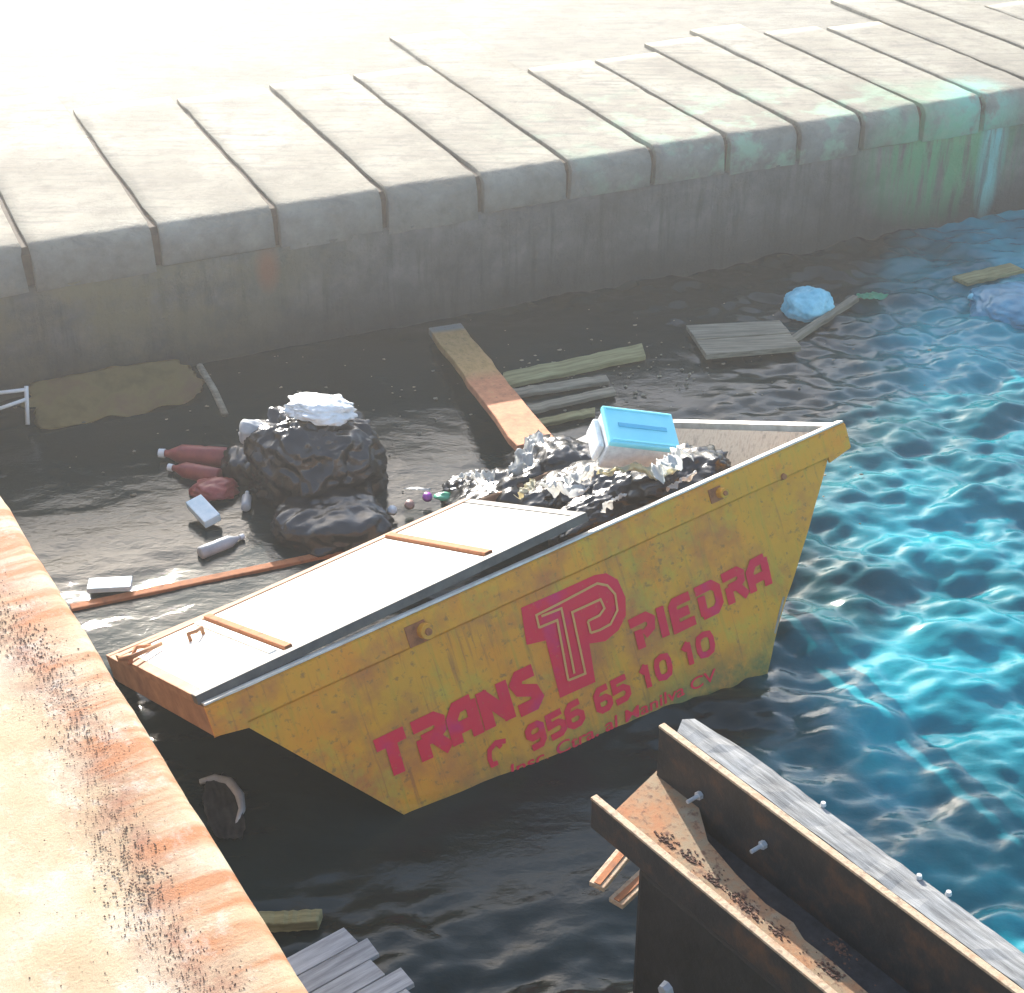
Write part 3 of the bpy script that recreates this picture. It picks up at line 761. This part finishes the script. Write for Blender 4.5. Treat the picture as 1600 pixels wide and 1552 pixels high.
def bottle(name, px, ang, L, r, mat, label, capmat, z=.03, group=None):
    root = empty(name, at(*px, z), (0, 0, ang)); tag(root, label, 'bottle', group)
    prof = [(0, .0), (.0, .8), (.03, 1), (.3, 1), (.36, .94), (.42, 1), (.70, .97), (.84, .55), (.90, .36), (.96, .34)]
    bm = bmesh.new(); rings = []
    for t, q in prof:
        rings.append([bm.verts.new(((t-.5)*L, math.cos(k*math.pi/8)*r*q*1.0, math.sin(k*math.pi/8)*r*q)) for k in range(16)] if q > 0 else None)
    rings = [x for x in rings if x]
    for i in range(len(rings)-1):
        for k in range(16): bm.faces.new((rings[i][k], rings[i][(k+1) % 16], rings[i+1][(k+1) % 16], rings[i+1][k]))
    bm.faces.new(rings[0][::-1]); bm.faces.new(rings[-1]); bmesh.ops.recalc_face_normals(bm, faces=bm.faces)
    bm_obj('bottle_body', bm, mat, root, smooth=True)
    bm = bmesh.new(); bmesh.ops.create_cone(bm, cap_ends=True, segments=14, radius1=r*.44, radius2=r*.42, depth=L*.09, matrix=Matrix.Translation((L*.5, 0, 0)) @ Matrix.Rotation(math.pi/2, 4, 'Y'))
    bm_obj('bottle_cap', bm, capmat, root)
    return root
bottle('drink_bottle', (305, 712), rad(172), .40, .062, M['red'], 'red plastic bottle floating left of the large bin bag', M['white_bag'], .04, 'red bottles')
bottle('drink_bottle', (305, 738), rad(160), .32, .050, M['red'], 'second red bottle, nearer the pale blue packet', M['white_bag'], .03, 'red bottles')
rb = crumple('rag', (.12, .10, .05), M['red'], 21, 4, .3, .5, .08, None, at(335, 765, .03)); tag(rb, 'faded red rag floating above the pale blue packet', 'rag')
pk = box('packet', -.105, .105, -.05, .05, -.02, .03, M['label_blue'], None, at(318, 800, .05), (rad(10), rad(8), rad(-52)), .006)
tag(pk, 'pale blue rectangular packet floating left of the black bags', 'packet')
bottle('clear_bottle', (345, 852), rad(40), .26, .036, M['grey_plastic'], 'grey plastic bottle floating near the far edge of the cover', M['white_bag'], .02)
bottle('clear_bottle', (385, 782), rad(95), .16, .028, M['grey_plastic'], 'small upright-looking grey bottle beside the black bag', M['white_bag'], .03)
def cap(px, r, mat, label):
    bm = bmesh.new(); bmesh.ops.create_cone(bm, cap_ends=True, segments=16, radius1=r, radius2=r*.8, depth=r*1.1)
    bmesh.ops.bevel(bm, geom=list(bm.edges), offset=r*.15, segments=2, affect='EDGES')
    o = bm_obj('plastic_cup', bm, mat, None, at(*px, .05), (.4, .2, 0), True); tag(o, label, 'cup', 'small plastic litter by the cover'); return o
cap((613, 797), .030, M['white_bag'], 'small white plastic cup floating beyond the middle panel of the cover')
cap((640, 788), .030, M['pink'], 'small pinkish brown cup right of the white one')
cap((668, 776), .030, M['purple'], 'small purple cup between the brown cup and the green scrap')
o = crumple('plastic_scrap', (.05, .03, .02), M['green'], 23, 3, .3, .5, .1, None, at(694, 776, .06)); tag(o, 'small green plastic scrap left of the heap', 'scrap')
o = sheet('plastic_scrap', .16, .03, .012, M['white_bag'], 24, at(652, 765, .07), (0, 0, -.1), 12); tag(o, 'small white plastic strip above the purple cup', 'scrap')
# brown rail lying in the water behind the cover
q0, q1 = at(110, 948, .015), at(600, 846, .015); dq = q1-q0
o = box('wooden_rail', 0, dq.length, -.025, .025, -.05, .0, M['rust'], None, q0, (0, 0, math.atan2(dq.y, dq.x)), .006, .004, 3); tag(o, 'long reddish brown rail lying in the water along the far side of the skip', 'rail')
o = box('packet', -.11, .11, -.05, .05, -.01, .02, M['label_blue'], None, at(172, 915, .03), (0, 0, .1), .005); tag(o, 'faint blue packet floating beside the near quay edge', 'packet')
# wet cardboard by the wall, wire, pole
o = sheet('cardboard_sheet', 1.05, .46, .02, M['cardboard'], 31, at(178, 615, .06), (rad(16), 0, rad(22)), 30, None, .008, .45); tag(o, 'wet brown cardboard sheet lying against the harbour wall at left', 'cardboard')
wf = empty('wire_frame', at(20, 650, .1)); tag(wf, 'bent white wire frame at the left edge below the harbour wall', 'wire')
tube('wire', [(-.35, -.12, .0), (-.05, .02, .05), (.075, .06, .08)], .012, M['white_wire'], wf)
tube('wire', [(-.35, .04, .06), (-.08, .07, .12), (.075, .09, .13)], .012, M['white_wire'], wf)
tube('wire', [(.078, .10, .15), (.078, .06, .06), (.08, .0, -.06)], .013, M['white_wire'], wf)
p0, p1 = at(352, 648, .12), at(312, 572, .25)
o = tube('pole', [p0, p0.lerp(p1, .5)+Vector((.01, 0, 0)), p1], .022, M['old_wood']); tag(o, 'thin pole leaning from the bin bag to the harbour wall', 'pole')

# rusty painted plank between skip and wall
def plank(name, c0, c1, width, th, mat, label, cat='plank', group=None, z0=.04, z1=.04, seed=0, ragged=.0):
    a, b_ = at(*c0, z0), at(*c1, z1); d = b_-a; L = d.length
    bm = bmesh.new(); r = random.Random(seed); n = 14
    prof = []
    top = []
    for i in range(n+1):
        t = i/n; x = t*L
        w0 = width/2*(1+r.uniform(-.05, .05)); w1 = width/2*(1+r.uniform(-.05, .05)); ex = 0
        if i in (0, n): ex = r.uniform(-ragged, ragged)
        zz = r.uniform(-.004, .004)
        top.append([bm.verts.new(v) for v in ((x+ex, -w0, zz), (x-ex, w1, zz), (x-ex, w1, zz-th), (x+ex, -w0, zz-th))])
    for i in range(n):
        for k in range(4): bm.faces.new((top[i][k], top[i][(k+1) % 4], top[i+1][(k+1) % 4], top[i+1][k]))
    bm.faces.new(top[0][::-1]); bm.faces.new(top[-1]); bmesh.ops.recalc_face_normals(bm, faces=bm.faces)
    bmesh.ops.bevel(bm, geom=[e for e in bm.edges if len(e.link_faces) == 2 and e.calc_face_angle() > .8], offset=.004, segments=1, affect='EDGES')
    o = bm_obj(name, bm, mat, None, a)
    q = d.to_track_quat('X', 'Z'); o.rotation_euler = q.to_euler()
    return tag(o, label, cat, group)
def peel():
    b = NB('peeling_orange_plank'); co = b.coord('Object'); x = b.sep(co)[0]
    c = b.ramp(b.noise(b.coord('Object', (3, 8, 8)), 3.0, 8, .7), [(.3, (.26, .16, .05)), (.5, (.40, .24, .09)), (.7, (.46, .27, .13))])
    red = b.math('MULTIPLY', b.math('SUBTRACT', x, .92), 6.0, True)
    c2 = b.ramp(b.noise(co, 16, 8, .7), [(.35, (.34, .13, .06)), (.6, (.50, .21, .10)), (.75, (.40, .28, .10))])
    c = b.mix(red, c, c2)
    tip = b.math('MULTIPLY', b.math('SUBTRACT', .16, x), 14.0, True); c = b.mix(tip, c, (.22, .21, .18))
    c = b.mix(b.ramp(b.noise(co, 30, 6, .7), [(.56, 0.0), (.66, .6)]), c, (.13, .08, .04))
    b.color(c); b.set(Roughness=.8, Specular_IOR_Level=.3); b.bump(b.noise(co, 40, 6, .7), .5, .006); return b.m
M['peel'] = peel()
pa, pb = at(690, 508, .10), SKM @ Vector((.72, 1.50, .10))
plank('plank', (694, 508), (838, 692), .23, .05, M['peel'], 'rusty orange painted plank running from the harbour wall to the skip', z0=.08, z1=.30, seed=1, ragged=.02)
plank('plank', (785, 592), (1006, 546), .17, .035, M['olive_wood'], 'long yellowish plank floating right of the orange plank', group='planks afloat', seed=2, ragged=.05)
plank('plank', (800, 612), (950, 590), .09, .03, M['old_wood'], 'dark narrow plank right below the long yellowish plank', group='planks afloat', seed=3, ragged=.02)
plank('plank', (815, 640), (960, 608), .08, .03, M['old_wood'], 'narrow plank between the orange plank and the foam box, third from the wall', group='planks afloat', seed=4, ragged=.02)
plank('plank', (825, 662), (930, 640), .07, .03, M['olive_wood'], 'short plank just behind the foam box', group='planks afloat', seed=5, ragged=.02)
plank('plank', (1238, 528), (1338, 462), .055, .04, M['old_wood'], 'thin stick of wood running from the grey board past the turquoise bag', group='planks afloat', seed=6, ragged=.01)
plank('plank', (1500, 436), (1590, 416), .15, .03, M['olive_wood'], 'short pale yellow plank near the harbour wall at the right edge', group='planks afloat', seed=7, ragged=.03)
# grey boarded panel
gb = empty('board_panel', at(1162, 528, .05), (0, 0, rad(4))); tag(gb, 'grey weathered board panel floating below the harbour wall', 'board')
pc = [at(1072, 508, .05), at(1104, 556, .05), at(1252, 543, .05), at(1218, 500, .05)]
c0 = at(1162, 528, .05); Rz = Matrix.Rotation(-rad(4), 3, 'Z')
lc = [Rz @ (p-c0) for p in pc]
nb = 4
for k in range(nb):
    t0, t1 = k/nb+.008, (k+1)/nb-.008
    a0, a1 = lc[0].lerp(lc[1], t0), lc[0].lerp(lc[1], t1); b0, b1 = lc[3].lerp(lc[2], t0), lc[3].lerp(lc[2], t1)
    vs = [Vector((v.x, v.y, zz)) for zz in (-.03, .0+.006*(k % 2)) for v in (a0, a1, b1, b0)]
    mesh_obj('board', vs, [(0,1,2,3),(7,6,5,4),(0,4,5,1),(1,5,6,2),(2,6,7,3),(3,7,4,0)], M['old_wood'], gb)
# turquoise bags and films
o = crumple('plastic_bag', (.17, .15, .14), M['cyan_bag'], 41, 5, .14, .35, .05, None, at(1262, 480, .03)); tag(o, 'round turquoise plastic bag floating behind the grey board panel', 'bag')
o = sheet('plastic_film', .22, .12, .02, M['green'], 42, at(1362, 464, .03), (0, 0, .2), 20); tag(o, 'green film scrap at the upper end of the thin stick', 'plastic film')
o = crumple('plastic_bag', (.32, .34, .10), M['blue_bag'], 43, 5, .16, .3, .04, None, at(1588, 480, .0)); tag(o, 'blue plastic bag awash at the right edge under the yellow plank', 'bag')
o = crumple('plastic_scrap', (.035, .03, .03), M['cyan_bag'], 44, 3, .2, .5, .05, None, at(1521, 464, .03)); tag(o, 'tiny pale blue scrap left of the blue bag', 'scrap')
# film in the dark water by the near quay
o = sheet('plastic_film', .16, .42, .008, M['dark_sheet'], 51, at(350, 1262, .012), (0, 0, rad(18)), 30); tag(o, 'dark wrinkled plastic film floating beside the near quay edge', 'plastic film')
o = tube('plastic_ribbon', [at(x, y, .012) for x, y in ((312, 1222), (335, 1216), (358, 1222), (374, 1243), (378, 1265), (368, 1290))], [.012, .018, .022, .022, .016, .006], M['grey_plastic']); tag(o, 'curled grey plastic ribbon on the dark film by the near quay', 'ribbon')
plank('wood_stub', (400, 1434), (500, 1430), .07, .05, M['olive_wood'], 'short yellowish wood stub sticking out from under the near quay', 'wood', z0=.05, z1=.05, seed=9, ragged=.01)

# grey slatted pallet in the lower left
pal = empty('pallet', at(560, 1520, .10), (0, 0, rad(38))); tag(pal, 'grey weathered wooden pallet floating at the bottom beside the near quay', 'pallet')
slx = [(-.5, .070), (-.5, .105), (-.5, .06), (-.5, .125), (-.5, .09), (-.5, .11), (-.5, .08), (-.5, .1)]
for k in range(8):
    y1 = .205 - k*.098; box('slat', slx[k][0]-.2, slx[k][1]+.045*(k == 0)*0, y1-.092, y1, 0, .022, M['grey_wood'], pal, None, None, .003, .006, 60+k)
for x in (-.45, .0): box('bearer', x-.04, x+.04, -.56, .20, -.085, -.002, M['grey_wood'], pal, None, None, .003)

# ================================================================== STEEL BEAM in the lower right
BZ = 1.0
b0, b1 = at(928, 1245, BZ), at(1300, 1552, BZ); bd = (b1-b0).normalized(); bang = math.atan2(bd.y, bd.x)
beam = empty('steel_beam', b0, (0, 0, bang)); tag(beam, 'rusty steel H-beam with upturned flanges in the lower right corner', 'beam')
FZ = .18
bn = Vector((-bd.y, bd.x, 0)); f0 = at(1034, 1133, BZ+FZ)-b0; ox = f0.dot(bd); oy = f0.dot(bn)
BL_ = 4.2
box('near_flange', 0, BL_, -.011, .011, -.13, -.008, M['dark_steel'], beam, None, None, .002)
box('flange_edge', -.002, BL_, -.013, .013, -.007, .003, M['flange'], beam, None, None, .002)
box('far_flange', ox, BL_, oy-.011, oy+.011, -.22, FZ-.008, M['dark_steel'], beam, None, None, .002)
box('flange_edge', ox-.002, BL_, oy-.013, oy+.013, FZ-.007, FZ+.003, M['flange'], beam, None, None, .002)
box('shade_plate', .12, BL_, .0115, oy-.0115, -.128, -.112, M['web_shade'], beam)  # dark plate stands in for the far flange's shadow on the web
wpx = [(1062, 1170), (1080, 1212), (1092, 1262), (1106, 1314), (1150, 1366), (1196, 1412), (1240, 1442), (1256, 1468), (1300, 1502), (1368, 1562), (1500, 1690)]  # rusty web outline cut along the boundary of that shadow
wl = [Matrix.Rotation(-bang, 3, 'Z') @ (at(x, y, BZ-.035)-b0) for x, y in wpx]
web = prism('web', [(.075, .0115)] + [(v.x, v.y) for v in wl] + [(wl[-1].x, .0115)], -.050, -.035, M['steel_web'], beam, 'z')
box('weld_bead', .09, BL_, .012, .026, -.0345, -.020, M['flange'], beam, None, None, .005)
for x in (.22+ox, .52+ox):
    bm = bmesh.new(); bmesh.ops.create_cone(bm, cap_ends=True, segments=6, radius1=.015, radius2=.015, depth=.016, matrix=Matrix.Translation((x, oy-.022, .03)) @ Matrix.Rotation(math.pi/2, 4, 'X'))
    bmesh.ops.create_cone(bm, cap_ends=True, segments=12, radius1=.007, radius2=.007, depth=.05, matrix=Matrix.Translation((x, oy-.05, .03)) @ Matrix.Rotation(math.pi/2, 4, 'X'))
    bm_obj('bolt', bm, M['bolt'], beam)
# rust scale lying along the near flange on the web
def chips(name, n, place, size, mat, parent, seed):
    r = random.Random(seed); V = []; F = []
    for _ in range(n):
        x, y, z, k = place(r); s = size*r.uniform(.5, 1.6)*k; a = r.uniform(0, 6.28); i = len(V)
        m = 5
        for lvl, zz in ((1, 0), (.8, s*.30)):
            for q in range(m):
                t = a+q*6.283/m; rr = s*lvl*(1 if q % 2 else .7)
                V.append((x+math.cos(t)*rr, y+math.sin(t)*rr*.7, z+zz*(1+.6*math.sin(q*2.1+a))))
        F += [tuple(i+m+q for q in range(m))] + [(i+q, i+(q+1) % m, i+m+(q+1) % m, i+m+q) for q in range(m)]
    o = mesh_obj(name, V, F, mat, parent); o['kind'] = 'stuff'; return o
def pl_web(r):
    t = r.random(); x = .25 + 1.3*t
    cl = [(.28, .06), (.38, .07), (.52, .06), (.62, .06), (.68, .055), (.80, .06), (1.0, .07), (.95, .16)]
    if r.random() < .8: cx, cy = r.choice(cl); return cx+r.gauss(0, .025), cy+abs(r.gauss(0, .02)), -.034, 1.0
    return x, .04+abs(r.gauss(0, .07)), -.034, .5
chips('rust_scale', 420, pl_web, .006, M['rust_chip'], beam, 5)
# timber fender bolted along the far flange
tim = empty('fender_timber', b0, (0, 0, bang)); tag(tim, 'weathered grey timber fender lying along the far side of the steel beam', 'timber')
def timber_bm():
    bm = bmesh.new(); r = random.Random(8); y0, y1 = oy+.016, oy+.136; xs = np.arange(ox+.05, BL_, .05); rings = []
    for i, x in enumerate(xs):
        e = [r.uniform(-.003, .003) for _ in range(5)]; rag = [r.uniform(-.03, .01) for _ in range(5)] if i == 0 else [0]*5
        far = y1 - .018*max(0, 1-i/3.0) + e[1]
        prof = [(y0, -.2), (y0, FZ+.002+e[0]), ((y0+far)/2, FZ+.008+e[3]), (far-.01, FZ+.004+e[2]), (far, FZ-.014), (y1, -.2)]
        rings.append([bm.verts.new((x+(rag[k % 5]), y, z)) for k, (y, z) in enumerate(prof)])
    m = 6
    for i in range(len(xs)-1):
        for k in range(m): bm.faces.new((rings[i][k], rings[i][(k+1) % m], rings[i+1][(k+1) % m], rings[i+1][k]))
    bm.faces.new(rings[0][::-1]); bm.faces.new(rings[-1]); bmesh.ops.recalc_face_normals(bm, faces=bm.faces)
    return bm
bm_obj('timber_baulk', timber_bm(), M['timber'], tim)
for x, y in ((ox+1.02, oy+.12), (ox+1.12, oy+.135), (ox+.62, oy+.13)):
    bm = bmesh.new(); bmesh.ops.create_cone(bm, cap_ends=True, segments=8, radius1=.011, radius2=.008, depth=.012, matrix=Matrix.Translation((x, y, FZ+.012))); bm_obj('nail_head', bm, M['bolt'], tim)
# black rubber pile under the beam
pile = empty('fender_pile', b0, (0, 0, bang)); tag(pile, 'black rubber-faced fender pile standing under the near side of the beam', 'pile')
box('pile_shaft', .24, 1.6, -.008, .26, -4.0, -.135, M['black_rubber'], pile, None, None, .02)
for q0, q1, z in (((932, 1386), (978, 1330), .62), ((962, 1412), (1003, 1374), .58)):
    w0, w1 = at(*q0, z), at(*q1, z); dv = w1-w0
    Li = Matrix.Rotation(-bang, 4, 'Z') @ (w0-b0)
    br = box('bracket', 0, dv.length+.12, -.030, .030, -.010, .010, M['flange'], pile, Li, (0, 0, math.atan2(dv.y, dv.x)-bang), .003)
    box('bracket_lip', .004, dv.length+.10, -.012, .012, .0105, .014, M['rust'], br)
bm = bmesh.new(); bmesh.ops.create_cone(bm, cap_ends=True, segments=8, radius1=.03, radius2=.022, depth=.03, matrix=Matrix.Translation((.42, -.02, -.55)) @ Matrix.Rotation(math.pi/2, 4, 'X'))
bm_obj('bolt', bm, M['bolt'], pile)
# second timber end at the corner
q = at(1590, 1545, BZ+.1)
o = box('timber_end', -.06, .5, -.06, .06, -.3, 0, M['timber'], None, q, (0, 0, bang), .02, .006, 4); tag(o, 'pale timber end butting the grey fender timber in the bottom right corner', 'timber')

# flecks of scum and splinters afloat among the planks
def pl_scum(r):
    x, y = r.gauss(-.2, 1.5), r.gauss(8.9, .8)
    if r.random() < .35: x, y = r.gauss(.9, .5), r.gauss(9.3, .35)
    if (Vector((x, y, 0))-A0).dot(wn) > -.08: y -= 1.2
    return x, y, .004, r.uniform(.5, 1.8)
scum = chips('floating_flecks', 260, pl_scum, .008, M['old_wood'], None, 12)
tag(scum, 'small pale splinters and flecks afloat on the shaded water', 'flecks', kind='stuff')
# rust flakes on the near quay
def pl_ledge(r):
    x = r.uniform(.1, 3.3)
    if r.random() < .9:
        dens = .5+.5*noise.noise(Vector((x*2.2, 3, 1)))
        return x, -(.24+.05*math.sin(x*3)+r.gauss(0, .055)), .003, .35+.9*dens
    return x, -r.uniform(.08, 1.2), .003, .7
chips('rust_flakes', 3200, pl_ledge, .0042, M['rust_chip'], None, 9)
fo = bpy.data.objects['rust_flakes']; fo.location = (L0.x, L0.y, LZ); fo.rotation_euler = (0, 0, lang)
tag(fo, 'scatter of dark rust flakes along the near quay edge', 'rust flakes', kind='stuff')

# ------------------------------------------------------------------ haze volume added over the dock in place of glare
hz = box('haze_for_glare', -60, 65, -50, 60, -4.6, 6.5, M['white_wire']); hz.data.materials.clear()
hm = bpy.data.materials.new('glare_haze'); hm.use_nodes = True; ht = hm.node_tree
ht.nodes.remove(ht.nodes['Principled BSDF']); pv = ht.nodes.new('ShaderNodeVolumePrincipled')
pv.inputs['Color'].default_value = (.97, .98, 1.0, 1); pv.inputs['Density'].default_value = .0085; pv.inputs['Anisotropy'].default_value = .80
ht.links.new(pv.outputs[0], ht.nodes['Material Output'].inputs['Volume'])
hz.data.materials.append(hm); tag(hz, 'added haze over the whole dock standing in for glare', 'haze_for_glare', kind='stuff')
